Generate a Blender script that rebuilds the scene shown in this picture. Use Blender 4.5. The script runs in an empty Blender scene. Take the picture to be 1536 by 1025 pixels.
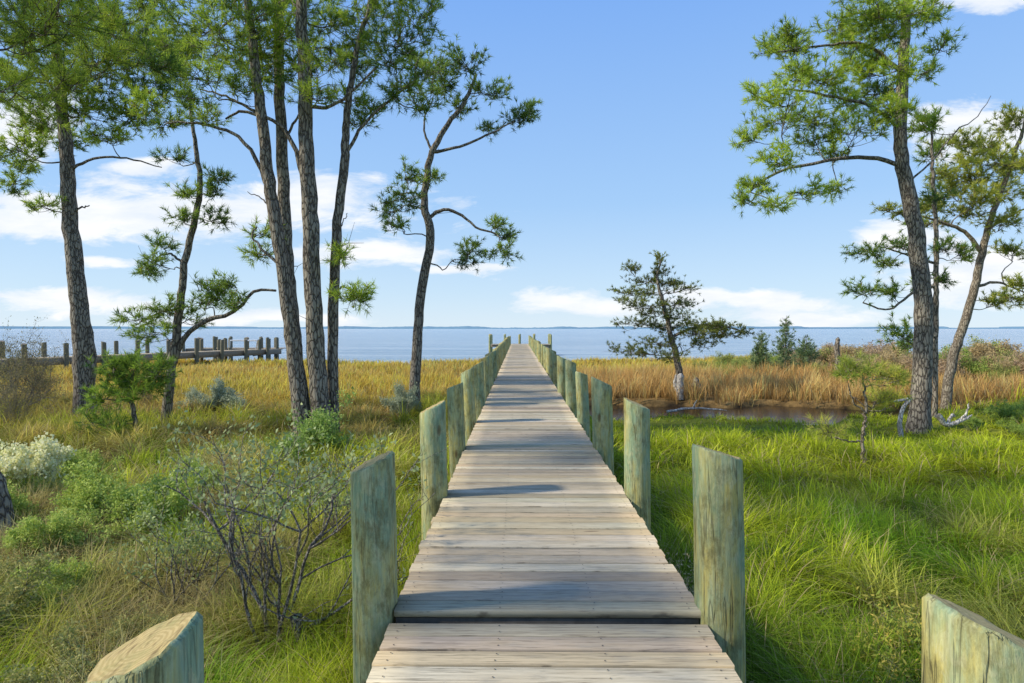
import bpy, math, random
import numpy as np
rng=np.random.default_rng(11); random.seed(11)
scene=bpy.context.scene
# survey constants: eye height above water 2.86 m, 21 mm lens
F=896.; VX=777.; VY=493.; CZ=2.86; DECK=1.2
def S(px,py,d): return np.array([(px-VX)/F*d, d, CZ-(py-VY)/F*d])
def nrm(a):
    a=np.asarray(a,float); return a/np.maximum(np.linalg.norm(a,axis=-1,keepdims=True),1e-9)
def hsh(ix,iy,s):
    v=np.sin(ix*127.1+iy*311.7+s*74.7)*43758.5453; return v-np.floor(v)
def vn(x,y,sc,seed):
    x=np.asarray(x,float)/sc; y=np.asarray(y,float)/sc
    ix=np.floor(x); iy=np.floor(y); fx=x-ix; fy=y-iy
    fx=fx*fx*(3-2*fx); fy=fy*fy*(3-2*fy)
    return (hsh(ix,iy,seed)*(1-fx)+hsh(ix+1,iy,seed)*fx)*(1-fy)+(hsh(ix,iy+1,seed)*(1-fx)+hsh(ix+1,iy+1,seed)*fx)*fy
def sstep(a,b,x):
    t=np.clip((x-a)/(b-a),0,1); return t*t*(3-2*t)

# ---------------------------------------------------------------- mesh helpers
def mesh_np(name,V,polys,col=None,mats=(),smooth=False,midx=None):
    me=bpy.data.meshes.new(name)
    V=np.asarray(V,np.float32).reshape(-1,3)
    polys=[np.asarray(p,np.int32) for p in polys if len(p)]
    me.vertices.add(len(V)); me.vertices.foreach_set("co",V.ravel())
    loops=np.concatenate([p.ravel() for p in polys]); tot=np.concatenate([np.full(len(p),p.shape[1],np.int32) for p in polys])
    st=np.concatenate([[0],np.cumsum(tot)[:-1]]).astype(np.int32)
    me.loops.add(len(loops)); me.loops.foreach_set("vertex_index",loops)
    me.polygons.add(len(tot)); me.polygons.foreach_set("loop_start",st); me.polygons.foreach_set("loop_total",tot)
    if smooth: me.polygons.foreach_set("use_smooth",np.ones(len(tot),bool))
    for m in mats: me.materials.append(m)
    if midx is not None: me.polygons.foreach_set("material_index",np.asarray(midx,np.int32))
    if col is not None:
        col=np.asarray(col,np.float32)
        if col.shape[1]==3: col=np.hstack([col,np.ones((len(col),1),np.float32)])
        a=me.color_attributes.new("Col",'FLOAT_COLOR','POINT'); a.data.foreach_set("color",col.ravel())
    me.update(calc_edges=True); me.validate()
    return me
class Buf:
    def __init__(s): s.V=[];s.Q=[];s.n=0;s.segs=[]
    def tube(s,pts,rad,sides=8,jit=0):
        pts=np.asarray(pts,float); n=len(pts); rad=np.broadcast_to(np.asarray(rad,float),(n,))
        t=nrm(np.gradient(pts,axis=0)); ref=np.array([.13,.97,.21]) if abs(t[n//2][1])<.85 else np.array([.1,.1,.98])
        u=nrm(np.cross(t,ref)); v=np.cross(t,u)
        a=np.arange(sides)*2*np.pi/sides
        r=rad[:,None]*np.ones((n,sides))
        if jit: r=r*(1+rng.uniform(-jit,jit,(n,sides)))
        V=pts[:,None,:]+r[:,:,None]*(np.cos(a)[None,:,None]*u[:,None,:]+np.sin(a)[None,:,None]*v[:,None,:])
        i=np.arange(n-1)[:,None]*sides; j=np.arange(sides)[None,:]; k=(j+1)%sides
        q=np.stack([i+j,i+k,i+sides+k,i+sides+j],-1).reshape(-1,4)+s.n
        s.V.append(V.reshape(-1,3)); s.Q.append(q); s.n+=n*sides
    def seg(s,a,b,r0,r1): s.segs.append((*a,*b,r0,r1))
    def poly(s,pts,r0,r1):
        n=len(pts)-1
        for i in range(n): s.seg(pts[i],pts[i+1],r0+(r1-r0)*i/n,r0+(r1-r0)*(i+1)/n)
    def mesh(s,name,mats,base=(0,0,0),smooth=True):
        V=list(s.V);Q=list(s.Q);n=s.n
        if s.segs:
            A=np.array(s.segs); p=A[:,:3];q=A[:,3:6]; t=nrm(q-p); u=nrm(np.cross(t,[.31,.82,.47])); v=np.cross(t,u)
            R=[]
            for c,r in ((p,A[:,6]),(q,A[:,7])):
                for k in range(3):
                    an=k*2.0944; R.append(c+r[:,None]*(math.cos(an)*u+math.sin(an)*v))
            W=np.stack(R,1)
            b=(np.arange(len(A))*6)[:,None]+n
            for k in range(3):
                k2=(k+1)%3; Q.append(b+np.array([[k,k2,3+k2,3+k]]))
            V.append(W.reshape(-1,3))
        return mesh_np(name,np.vstack(V)-np.asarray(base),[np.vstack(Q)],mats=mats,smooth=smooth)
def spline(P,n):
    P=np.asarray(P,float); m=len(P)
    if m<3:
        t=np.linspace(0,1,n)[:,None]; return P[0]*(1-t)+P[-1]*t
    E=np.vstack([2*P[0]-P[1],P,2*P[-1]-P[-2]]); out=[]
    for x in np.linspace(0,m-1,n):
        i=min(int(x),m-2); t=x-i; a,b,c,d=E[i],E[i+1],E[i+2],E[i+3]
        out.append(.5*((2*b)+(-a+c)*t+(2*a-5*b+4*c-d)*t*t+(-a+3*b-3*c+d)*t**3))
    return np.array(out)
COL=scene.collection
def link(o): COL.objects.link(o); return o
def thing(name,label,cat,loc=(0,0,0),group=None,data=None):
    o=bpy.data.objects.new(name,data); o.location=tuple(loc)
    if data is None: o.empty_display_size=.3
    o["label"]=label; o["category"]=cat
    if group: o["group"]=group
    return link(o)
def part(name,me,par,loc=(0,0,0),rot=(0,0,0)):
    o=bpy.data.objects.new(name,me); o.parent=par; o.location=tuple(loc); o.rotation_euler=rot; return link(o)

# ---------------------------------------------------------------- materials
class NT:
    def __init__(s,tree): s.t=tree; tree.nodes.clear()
    def n(s,ty,**k):
        x=s.t.nodes.new(ty)
        for a,b in k.items():
            if a=='i':
                for kk,vv in b.items(): 
                    if isinstance(vv,bpy.types.NodeSocket): s.t.links.new(vv,x.inputs[kk])
                    else: x.inputs[kk].default_value=vv
            else: setattr(x,a,b)
        return x
    def l(s,a,b): s.t.links.new(a,b)
    def math(s,op,a,b=0.,c=None,clamp=False):
        x=s.t.nodes.new('ShaderNodeMath'); x.operation=op; x.use_clamp=clamp
        for i,v in enumerate((a,b,c)):
            if v is None: continue
            if isinstance(v,bpy.types.NodeSocket): s.l(v,x.inputs[i])
            else: x.inputs[i].default_value=v
        return x.outputs[0]
    def mix(s,f,a,b,mode='MIX'):
        x=s.t.nodes.new('ShaderNodeMix'); x.data_type='RGBA'; x.blend_type=mode
        for i,v in ((0,f),(6,a),(7,b)):
            if isinstance(v,bpy.types.NodeSocket): s.l(v,x.inputs[i])
            else: x.inputs[i].default_value=v if i==0 else (*v,1) if len(v)==3 else v
        return x.outputs[2]
    def ramp(s,f,stops):
        x=s.t.nodes.new('ShaderNodeValToRGB'); e=x.color_ramp.elements
        while len(e)<len(stops): e.new(.5)
        for el,(p,c) in zip(e,stops): el.position=p; el.color=(c,c,c,1) if not hasattr(c,'__len__') else (*c,1)
        s.l(f,x.inputs[0]); return x.outputs[0]
    def noise(s,vec,scale,det=4,rough=.55,dist=0):
        x=s.n('ShaderNodeTexNoise',i={'Vector':vec,'Scale':scale,'Detail':det,'Roughness':rough,'Distortion':dist}); return x.outputs[0]
    def mapping(s,vec,sc=(1,1,1)):
        return s.n('ShaderNodeMapping',i={'Vector':vec,'Scale':sc}).outputs[0]
def mat(name):
    m=bpy.data.materials.new(name); m.use_nodes=True; t=NT(m.node_tree)
    out=t.n('ShaderNodeOutputMaterial'); return m,t,out
def leafmat(name,trans=.35,rough=.6):
    m,t,out=mat(name); a=t.n('ShaderNodeAttribute',attribute_name='Col')
    c=a.outputs[0]
    p=t.n('ShaderNodeBsdfPrincipled',i={'Base Color':c,'Roughness':rough,'Specular IOR Level':.12})
    tr=t.n('ShaderNodeBsdfTranslucent',i={'Color':c})
    mx=t.n('ShaderNodeMixShader',i={0:trans,1:p.outputs[0],2:tr.outputs[0]}); t.l(mx.outputs[0],out.inputs[0]); return m
M_leaf=leafmat('leaf',.35); M_needle=leafmat('needles',.45,.5); M_grass=leafmat('grass_blade',.45,.6)
def barkmat(name,c1,c2,c3,sc=1.):
    m,t,out=mat(name); tc=t.n('ShaderNodeTexCoord').outputs['Object']
    mp=t.mapping(tc,(1,1,.28)); nz=t.noise(mp,9*sc,5,.6)
    dv=t.n('ShaderNodeVectorMath',operation='ADD',i={0:mp}); 
    nn=t.n('ShaderNodeTexNoise',i={'Vector':mp,'Scale':14*sc}); sc2=t.n('ShaderNodeVectorMath',operation='SCALE',i={0:nn.outputs[1],'Scale':.07}); t.l(sc2.outputs[0],dv.inputs[1])
    vo=t.n('ShaderNodeTexVoronoi',feature='DISTANCE_TO_EDGE',i={'Vector':dv.outputs[0],'Scale':13*sc}).outputs[0]
    pl=t.ramp(vo,[(0.0,0.),(.16,1.)])
    big=t.noise(tc,1.6,3)
    base=t.mix(t.ramp(nz,[(.35,0.),(.65,1.)]),c2,c1); base=t.mix(t.ramp(big,[(.4,0.),(.62,.55)]),base,(c1[0]*1.25,c1[1]*1.3,c1[2]*1.3))
    c=t.mix(pl,c3,base)
    h=t.math('ADD',t.math('MULTIPLY',pl,.7),t.math('MULTIPLY',nz,.5))
    b=t.n('ShaderNodeBump',i={'Height':h,'Strength':.9,'Distance':.03})
    p=t.n('ShaderNodeBsdfPrincipled',i={'Base Color':c,'Roughness':.9,'Specular IOR Level':.15,'Normal':b.outputs[0]}); t.l(p.outputs[0],out.inputs[0]); return m
M_bark=barkmat('pine_bark',(.31,.27,.215),(.205,.175,.14),(.06,.048,.04),1.2)
M_bark2=barkmat('red_bark',(.34,.29,.22),(.24,.195,.145),(.11,.085,.06),1.5)
M_twig=barkmat('shrub_bark',(.40,.355,.295),(.28,.245,.20),(.12,.098,.08),3)
M_drift=barkmat('bleached_wood',(.66,.62,.56),(.48,.44,.40),(.25,.22,.19),1.5)

def deckmat():
    m,t,out=mat('weathered_board'); tc=t.n('ShaderNodeTexCoord').outputs['Object']; a=t.n('ShaderNodeAttribute',attribute_name='Col')
    off=t.n('ShaderNodeCombineXYZ',i={0:t.math('MULTIPLY',a.outputs['Alpha'],91.),1:t.math('MULTIPLY',a.outputs['Alpha'],37.),2:0.})
    v=t.n('ShaderNodeVectorMath',operation='ADD',i={0:tc,1:off.outputs[0]}).outputs[0]
    g=t.noise(t.mapping(v,(1.6,60,10)),1.,6,.6,.15)
    g2=t.noise(t.mapping(v,(5,150,10)),1.,3,.6)
    st=t.noise(t.mapping(v,(1.2,5,1)),1.,4,.55); gr=t.noise(t.mapping(v,(3,10,1)),1.,5,.65)
    vo=t.n('ShaderNodeTexVoronoi',i={'Vector':t.mapping(v,(1.15,6.5,0)),'Scale':1.}); kn=t.ramp(vo.outputs[0],[(.0,1.),(.06,.85),(.085,0.)])
    c=t.mix(1.,a.outputs[0],t.ramp(g,[(.28,.60),(.5,.97),(.72,1.2)]),'MULTIPLY')
    c=t.mix(t.ramp(st,[(.42,0.),(.7,.5)]),c,(.46,.355,.21))
    c=t.mix(t.ramp(gr,[(.54,0.),(.74,.55)]),c,(.29,.275,.235))
    c=t.mix(t.math('MULTIPLY',t.ramp(g2,[(.56,0.),(.65,1.)]),.65),c,(.12,.095,.065))
    c=t.mix(t.math('MULTIPLY',kn,.8),c,(.13,.085,.05))
    b=t.n('ShaderNodeBump',i={'Height':t.math('ADD',g,t.math('MULTIPLY',g2,.6)),'Strength':.55,'Distance':.006})
    p=t.n('ShaderNodeBsdfPrincipled',i={'Base Color':c,'Roughness':.85,'Specular IOR Level':.1,'Normal':b.outputs[0]}); t.l(p.outputs[0],out.inputs[0]); return m
M_deck=deckmat()
def postmat():
    m,t,out=mat('treated_piling'); tc=t.n('ShaderNodeTexCoord').outputs['Object']; oi=t.n('ShaderNodeObjectInfo').outputs['Random']
    off=t.n('ShaderNodeCombineXYZ',i={0:t.math('MULTIPLY',oi,40.),1:t.math('MULTIPLY',oi,13.),2:t.math('MULTIPLY',oi,7.)})
    v=t.n('ShaderNodeVectorMath',operation='ADD',i={0:tc,1:off.outputs[0]}).outputs[0]
    big=t.noise(t.mapping(v,(4,4,1.3)),1.,5,.65); st=t.noise(t.mapping(v,(20,20,3)),1.,6,.7,.5); fine=t.noise(t.mapping(v,(80,80,9)),1.,4,.65)
    spot=t.noise(t.mapping(v,(8,8,4)),1.,7,.78); bl=t.noise(t.mapping(v,(15,15,8)),1.,6,.75,.6)
    c=t.mix(t.ramp(big,[(.40,0.),(.57,1.)]),(.25,.34,.20),(.50,.43,.14))
    c=t.mix(t.ramp(st,[(.44,.0),(.66,.7)]),c,(.33,.43,.29))
    c=t.mix(t.ramp(bl,[(.52,0.),(.60,.55)]),c,(.50,.49,.28))
    c=t.mix(t.ramp(spot,[(.49,0.),(.63,.8)]),c,(.19,.175,.07))
    cr=t.ramp(t.noise(t.mapping(v,(12,12,.7)),1.,4,.6,.25),[(.483,0.),(.5,1.),(.517,0.)])
    c=t.mix(t.math('MULTIPLY',cr,t.ramp(big,[(.4,.2),(.6,.75)])),c,(.06,.05,.03))
    vo=t.n('ShaderNodeTexVoronoi',i={'Vector':t.mapping(v,(4.5,4.5,1.9)),'Scale':1.}); kn=t.ramp(vo.outputs[0],[(.05,1.),(.10,.6),(.125,0.)])
    c=t.mix(t.math('MULTIPLY',kn,.75),c,(.15,.09,.035))
    c=t.mix(1.,c,t.ramp(fine,[(.3,.72),(.7,1.12)]),'MULTIPLY')
    h=t.math('SUBTRACT',t.math('ADD',st,t.math('MULTIPLY',fine,.5)),t.math('MULTIPLY',cr,.9))
    b=t.n('ShaderNodeBump',i={'Height':h,'Strength':.6,'Distance':.011})
    p=t.n('ShaderNodeBsdfPrincipled',i={'Base Color':c,'Roughness':.85,'Specular IOR Level':.12,'Normal':b.outputs[0]}); t.l(p.outputs[0],out.inputs[0])
    m2,t,out=mat('piling_end_grain'); tc=t.n('ShaderNodeTexCoord').outputs['Object']
    w=t.n('ShaderNodeTexWave',wave_type='RINGS',rings_direction='Z',i={'Vector':tc,'Scale':22.,'Distortion':4.,'Detail':4.,'Detail Scale':2.}).outputs[1]
    nz=t.noise(tc,14,6,.7); n2=t.noise(t.mapping(tc,(60,12,12)),1.,4,.6)
    c=t.mix(t.ramp(w,[(.2,0.),(.8,.7)]),(.42,.32,.14),(.56,.44,.21)); c=t.mix(t.ramp(nz,[(.48,0.),(.68,.7)]),c,(.30,.28,.11)); c=t.mix(t.ramp(n2,[(.52,0.),(.66,.7)]),c,(.16,.11,.05))
    p=t.n('ShaderNodeBsdfPrincipled',i={'Base Color':c,'Roughness':.9,'Specular IOR Level':.1,'Normal':t.n('ShaderNodeBump',i={'Height':n2,'Strength':.5,'Distance':.006}).outputs[0]}); t.l(p.outputs[0],out.inputs[0])
    return m,m2
M_post,M_end=postmat()
def plain(name,c,r=.7,metal=0,ns=8):
    m,t,out=mat(name); tc=t.n('ShaderNodeTexCoord').outputs['Object']; nz=t.noise(tc,ns,5,.6)
    cc=t.mix(1.,c,t.ramp(nz,[(.3,.7),(.7,1.25)]),'MULTIPLY')
    p=t.n('ShaderNodeBsdfPrincipled',i={'Base Color':cc,'Roughness':r,'Metallic':metal}); t.l(p.outputs[0],out.inputs[0]); return m
M_nail=plain('rusty_nail',(.06,.05,.045),.6); M_beam=plain('grey_timber',(.26,.205,.14),.85,0,14); M_dark=plain('dark_timber',(.10,.085,.065),.9,0,14); M_metal=plain('painted_metal',(.7,.72,.72),.4); M_pile=plain('dark_piling',(.16,.15,.10),.9,0,9)

# ---------------------------------------------------------------- terrain
def gh(X,Y):
    X=np.asarray(X,float);Y=np.asarray(Y,float)
    n=(vn(X,Y,3.1,5)-.5)*.16+(vn(X,Y,.9,6)-.5)*.06
    g=.30+n*sstep(-200,-80,-np.abs(X))
    g=g-.14*sstep(.5,3,X)*(1-sstep(11,14,X))*sstep(11,16,Y)*(1-sstep(24,27,Y))
    c=20.0+.35*np.sin(X*.55)+.25*np.sin(X*1.3+1); hw=(1.85+.3*np.sin(X*.9)+.2*np.sin(X*2.3))*sstep(.9,3.0,X)*(1-.6*sstep(9.5,13,X))*(1-sstep(18,24,X))
    g=g-.85*sstep(.3,-.35,np.abs(Y-c)-hw)*(hw>.1)
    sh=47.5+1.6*np.sin(X*.13)+1.2*(vn(X,Y*0,4,9)-.5)*2+7*sstep(12,22,X)
    return np.where(Y>sh-3, g-(sstep(sh-3,sh+4,Y))*1.7, g)
def zone(X,Y,jit=True):
    n1=vn(X,Y,2.2,1);n2=vn(X,Y,.7,2);n3=vn(X,Y,6,3);nx=vn(X*.25,Y,1.6,4);n4=vn(X,Y,.4,14);tu=vn(X,Y,.5,41)
    T=lambda a:np.asarray(a)[None,:]*np.ones((len(X),1))
    green=T((.18,.36,.02));lime=T((.58,.66,.035));olive=T((.40,.38,.06));dark=T((.07,.18,.02));gold=T((.90,.62,.11));tan=T((.82,.53,.20));straw=T((.82,.66,.31))
    m=lambda a,b,t:a*(1-t[:,None])+b*t[:,None]
    R=m(green,lime,sstep(.27,.68,n1*.4+n2*.3+tu*.3)); R=m(R,dark,sstep(.55,.85,n3)*.45); R=m(R,dark,sstep(2.4,1.3,X)*.65); R=m(R,dark,sstep(6.0,3.2,Y)*.4); R=m(R,straw,sstep(.72,.95,n2)*.3); R=m(R,lime,sstep(7,12,Y)*.65)  # shade painted in: darker green beside the deck and in the foreground
    Rt=m(tan,T((.88,.50,.15)),n2*.7); Rt=m(Rt,T((.58,.32,.10)),sstep(.5,.8,nx)*.45)
    Rg=m(gold,T((.60,.54,.09)),sstep(.5,.8,nx)*.5)
    R=m(R,Rt,sstep(20.8,21.4,Y)); yy=Y+(n3-.5)*6
    R=m(R,Rg,sstep(31,36,yy))
    L=m(green,lime,sstep(.25,.6,n1*.5+n2*.5)); L=m(L,olive,sstep(.45,.75,n3)*.4); L=m(L,straw,sstep(.5,.8,n4*.5+n2*.5)*.6); L=m(L,T((.56,.41,.24)),sstep(.5,.75,vn(X,Y,.9,52))*sstep(-1.6,-2.6,X)*.6)
    L2=m(olive,tan,sstep(.35,.7,nx*.6+n2*.4)*.8); L2=m(L2,lime,sstep(.42,.68,n1)*.65)
    L3=m(gold,tan,sstep(.45,.7,nx)*.45); L3=m(L3,T((.60,.58,.08)),sstep(.55,.8,n3)*.5)
    L=m(L,L2,sstep(8,12,yy)); L=m(L,L3,sstep(17,21,yy))
    c=m(L,R,sstep(-.3,.6,X))*(.70+.5*tu)[:,None]
    h=np.where(X>0,np.where(Y<20.6,.38,np.where(Y<31,.60,.45)),np.where(Y<9,.38,np.where(Y<20,.48,.42)))*(.36+.45*n1+.9*tu)
    h=h*(1-.55*sstep(12,15.5,Y)*(1-sstep(19.5,20.5,Y))*sstep(0,2,X)*(1-sstep(12,15,X)))
    return c,h
fx=np.arange(-48,48.01,.4); fy=np.arange(-4,66,.4)
xs=np.concatenate([[-9000,-3000,-900,-300,-120,-80,-60],fx,[60,80,120,300,900,3000,9000]])
ys=np.concatenate([[-6000,-1500,-300,-80,-30,-12],fy,[80,120,300,1000,3000,9000]])
GX,GY=np.meshgrid(xs,ys); Z=gh(GX.ravel(),GY.ravel()); V=np.stack([GX.ravel(),GY.ravel(),Z],1)
nx_=len(xs);ny_=len(ys); i=np.arange(ny_-1)[:,None]*nx_+np.arange(nx_-1)[None,:]
Q=np.stack([i,i+1,i+nx_+1,i+nx_],-1).reshape(-1,4)
gc,_=zone(V[:,0],V[:,1]); gc=gc*.34+np.array([.03,.022,.012]); gc[Z<.08]=(.045,.032,.018)
m,t,out=mat('marsh_soil'); a=t.n('ShaderNodeAttribute',attribute_name='Col').outputs[0]; tc=t.n('ShaderNodeTexCoord').outputs['Object']
nz=t.noise(tc,7,6,.7); cc=t.mix(1.,a,t.ramp(nz,[(.3,.45),(.7,1.3)]),'MULTIPLY')
p=t.n('ShaderNodeBsdfPrincipled',i={'Base Color':cc,'Roughness':.95,'Specular IOR Level':.1,'Normal':t.n('ShaderNodeBump',i={'Height':nz,'Strength':.8,'Distance':.06}).outputs[0]}); t.l(p.outputs[0],out.inputs[0])
g=link(bpy.data.objects.new('ground',mesh_np('ground',V,[Q],gc,[m],True))); g["kind"]="structure"
# water
m,t,out=mat('bay_water'); tc=t.n('ShaderNodeTexCoord').outputs['Object']
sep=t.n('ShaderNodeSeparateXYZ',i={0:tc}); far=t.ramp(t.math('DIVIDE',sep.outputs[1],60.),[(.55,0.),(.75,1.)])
w1=t.noise(t.mapping(tc,(1.3,4.5,1)),1.,7,.7,.3); w2=t.noise(t.mapping(tc,(.03,.25,1)),1.,8,.7)
bs=t.math('ADD',t.math('MULTIPLY',far,.75),.03)
b=t.n('ShaderNodeBump',i={'Height':t.math('ADD',w1,t.math('MULTIPLY',w2,2.8)),'Distance':.4,'Strength':bs})
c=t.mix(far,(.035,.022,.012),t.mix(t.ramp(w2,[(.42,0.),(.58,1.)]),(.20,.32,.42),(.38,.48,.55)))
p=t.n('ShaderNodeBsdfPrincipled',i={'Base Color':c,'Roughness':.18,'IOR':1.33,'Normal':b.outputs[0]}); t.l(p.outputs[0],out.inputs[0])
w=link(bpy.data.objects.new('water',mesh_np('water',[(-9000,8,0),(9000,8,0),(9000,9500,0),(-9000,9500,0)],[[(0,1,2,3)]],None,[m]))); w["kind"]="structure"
# distant shore
sx=np.arange(-5200,5200,14.); sh=5+11*vn(sx,sx*0,170,3)+4*vn(sx,sx*0,40,4)+3.5*rng.random(len(sx)); sh*=np.where(vn(sx,sx*0,900,8)>.25,1,.55)
yb=4200+300*vn(sx,sx*0,1500,6)
Vs=np.concatenate([np.stack([sx,yb,sx*0-1],1),np.stack([sx,yb+15,sh*.75],1),np.stack([sx,yb+60,sh],1),np.stack([sx,yb+500,sh*.9],1)]); n=len(sx); i=np.arange(n-1)
Q=np.vstack([np.stack([i+k*n,i+1+k*n,i+1+(k+1)*n,i+(k+1)*n],1) for k in range(3)])
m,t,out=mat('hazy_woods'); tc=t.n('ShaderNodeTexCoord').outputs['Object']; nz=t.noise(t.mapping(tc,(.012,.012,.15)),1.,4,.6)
cc=t.mix(nz,(.14,.26,.36),(.22,.35,.43)); p=t.n('ShaderNodeBsdfDiffuse',i={'Color':cc}); t.l(p.outputs[0],out.inputs[0])  # atmospheric haze baked into the blue of the trees
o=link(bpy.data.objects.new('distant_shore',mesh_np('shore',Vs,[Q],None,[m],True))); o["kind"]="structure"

# ---------------------------------------------------------------- grass
def blades(P,h,w,lean,droop,col,segs=3):
    n=len(P); ts=np.linspace(0,1,segs+1); Vv=[];Cc=[]
    side=np.stack([-np.sin(lean+rng.uniform(-1,1,n)),np.cos(lean+rng.uniform(-1,1,n)),np.zeros(n)],1)
    ld=np.stack([np.cos(lean),np.sin(lean),np.zeros(n)],1)
    for k,tt in enumerate(ts):
        c=P+ld*(h*droop*(.25*tt+.75*tt*tt))[:,None]; c[:,2]+=h*(tt-.42*np.minimum(droop,1.3)*tt*tt)
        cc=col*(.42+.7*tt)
        if k==segs: Vv.append(c);Cc.append(cc)
        else:
            ww=(w*(1-.55*tt**1.5))[:,None]*.5
            Vv+= [c-side*ww,c+side*ww]; Cc+=[cc,cc]
    V=np.stack(Vv,1);C=np.stack(Cc,1); nv=V.shape[1]; b=(np.arange(n)*nv)[:,None]
    Qs=[b+np.array([[2*k,2*k+1,2*k+3,2*k+2]]) for k in range(segs-1)]
    T=b+np.array([[2*segs-2,2*segs-1,2*segs]])
    return V.reshape(-1,3),C.reshape(-1,3),Qs,T
def grass_obj(name,label,regions,cond):
    Vs=[];Cs=[];Qs=[];Ts=[];off=0
    for (y0,y1,dens,per,wid,hs,segs) in regions:
        xm=y1*.90+2; area=2*xm*(y1-y0); nt=int(area*dens/per)
        X=rng.uniform(-xm,xm,nt);Y=rng.uniform(y0,y1,nt)
        keep=(np.abs(X)<(Y*.90+1.6))&cond(X,Y)&(rng.random(nt)<.12+1.3*vn(X,Y,.5,41)*(.5+vn(X,Y,1.3,13))); X=X[keep];Y=Y[keep]
        under=np.abs(X-.17)<.98
        k2=(gh(X,Y)>.05)&(~under|(rng.random(len(X))<.25)); X=X[k2];Y=Y[k2]
        if len(X)==0: continue
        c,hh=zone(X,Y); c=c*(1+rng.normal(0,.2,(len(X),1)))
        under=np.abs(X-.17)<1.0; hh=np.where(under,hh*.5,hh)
        wind=vn(X,Y,.8,31)*10+1
        per_=per; Xr=np.repeat(X,per_);Yr=np.repeat(Y,per_); n=len(Xr)
        a=rng.uniform(0,2*np.pi,n); rr=rng.random(n)**.7*wid*8+.01
        px=Xr+np.cos(a)*rr;py=Yr+np.sin(a)*rr
        P=np.stack([px,py,gh(px,py)-.02],1)
        lean=np.where(rng.random(n)<.5,np.repeat(wind,per_)+rng.normal(0,.6,n),a)
        h=np.repeat(hh,per_)*rng.uniform(.45,1.35,n)*hs
        droop=rng.uniform(.2,1.6,n)*(1 if y0<20 else .4)
        col=np.repeat(c,per_,0)*rng.uniform(.65,1.3,(n,1)); 
        dry=rng.random(n)<.10; col[dry]=np.array([.70,.55,.27])*rng.uniform(.7,1.1,(dry.sum(),1))
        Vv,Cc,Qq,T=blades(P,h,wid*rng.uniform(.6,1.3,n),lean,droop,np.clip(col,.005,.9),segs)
        Vs.append(Vv);Cs.append(Cc);Qs+=[q+off for q in Qq];Ts.append(T+off);off+=len(Vv)
    me=mesh_np(name,np.vstack(Vs),[np.vstack(Qs),np.vstack(Ts)],np.vstack(Cs),[M_grass])
    o=link(bpy.data.objects.new(name,me)); o["kind"]="stuff"; o["label"]=label; o["category"]="grass"; return o
o1=grass_obj('grass','lush bright green drooping marsh grass beside the boardwalk',
  [(1.2,5,3300,16,.0055,1.15,4),(5,9,1900,14,.008,1.1,3),(9,15,620,12,.014,1.,3),(15,20.7,300,10,.02,.95,2)],lambda X,Y:(X>.17)|(Y<9.5))
o2=grass_obj('marsh_grass','golden and olive salt marsh grass reaching the water',
  [(9.5,15,600,12,.014,.95,3),(15,22,310,10,.02,.95,2),(22,34,130,8,.032,.9,2),(34,50,60,8,.05,.8,2)],lambda X,Y:((X<=.17)&(Y>9.5))|((X>.17)&(Y>31)))
o3=grass_obj('reed_bed','tan dry reeds on the far bank of the creek',
  [(20.8,31,260,10,.024,1.1,2)],lambda X,Y:(X>.17)&(Y<=31))

# ---------------------------------------------------------------- pier
pier=thing('pier','long grey wooden boardwalk pier running over marsh into the bay','pier',(.171,0,0))
V=[];C=[];Q=[];off=0; nailV=[]
y=-1.6; W=1.816; YS=3.46; STEP=.042
while y<62.2:
    bw=.134+rng.normal(0,.0015); gap=max(.008,rng.normal(.0135,.003)); seg=8
    if y<YS and y+bw>YS-.02: 
        y=YS+.004
    low=STEP if y<YS else 0.
    xl=-W/2+rng.normal(0,.007)-(.01 if low else 0); xr=W/2+rng.normal(0,.007)+(.01 if low else 0); X=np.linspace(xl,xr,seg+1)
    dz=rng.normal(0,.0025)-low; tilt=rng.normal(0,.003); ch=.004
    prof=np.array([(0,-.038),(0,-ch),(ch,0),(bw-ch,0),(bw,-ch),(bw,-.038)]); 
    wob=np.cumsum(rng.normal(0,.0007,seg+1))
    P=np.zeros((seg+1,6,3)); P[:,:,0]=X[:,None]; P[:,:,1]=y+prof[None,:,0]+wob[:,None]; P[:,:,2]=DECK+dz+prof[None,:,1]+tilt*(prof[None,:,0]/bw-.5)*2
    i=(np.arange(seg)*6)[:,None]; j=np.arange(6)[None,:]; k=(j+1)%6
    Q.append(np.stack([i+j,i+6+j,i+6+k,i+k],-1).reshape(-1,4)+off)
    for e in (0,seg*6): Q.append(np.array([[e,e+1,e+2,e+5],[e+2,e+3,e+4,e+5]])+off)
    base=np.array((.56,.48,.355))*rng.uniform(.72,1.12)*(1+rng.normal(0,.02,3))
    r_=rng.random()
    if r_<.20: base=base*np.array((.76,.75,.73))
    elif r_>.85: base=base*np.array((1.05,.97,.84))
    C.append(np.tile(np.append(base,rng.random()),((seg+1)*6,1))); V.append(P.reshape(-1,3)); off+=(seg+1)*6
    if y<22:
        for nx0 in (-.84,-.28,.28,.84):
            for fy_ in (.26,.76):
                cx=nx0+rng.normal(0,.006);cy=y+bw*fy_+rng.normal(0,.004)
                nailV.append([(cx+.0048*math.cos(q*1.0472),cy+.0048*math.sin(q*1.0472),DECK+dz+.0045) for q in range(6)])
    y+=bw+gap
yy0=y
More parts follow.
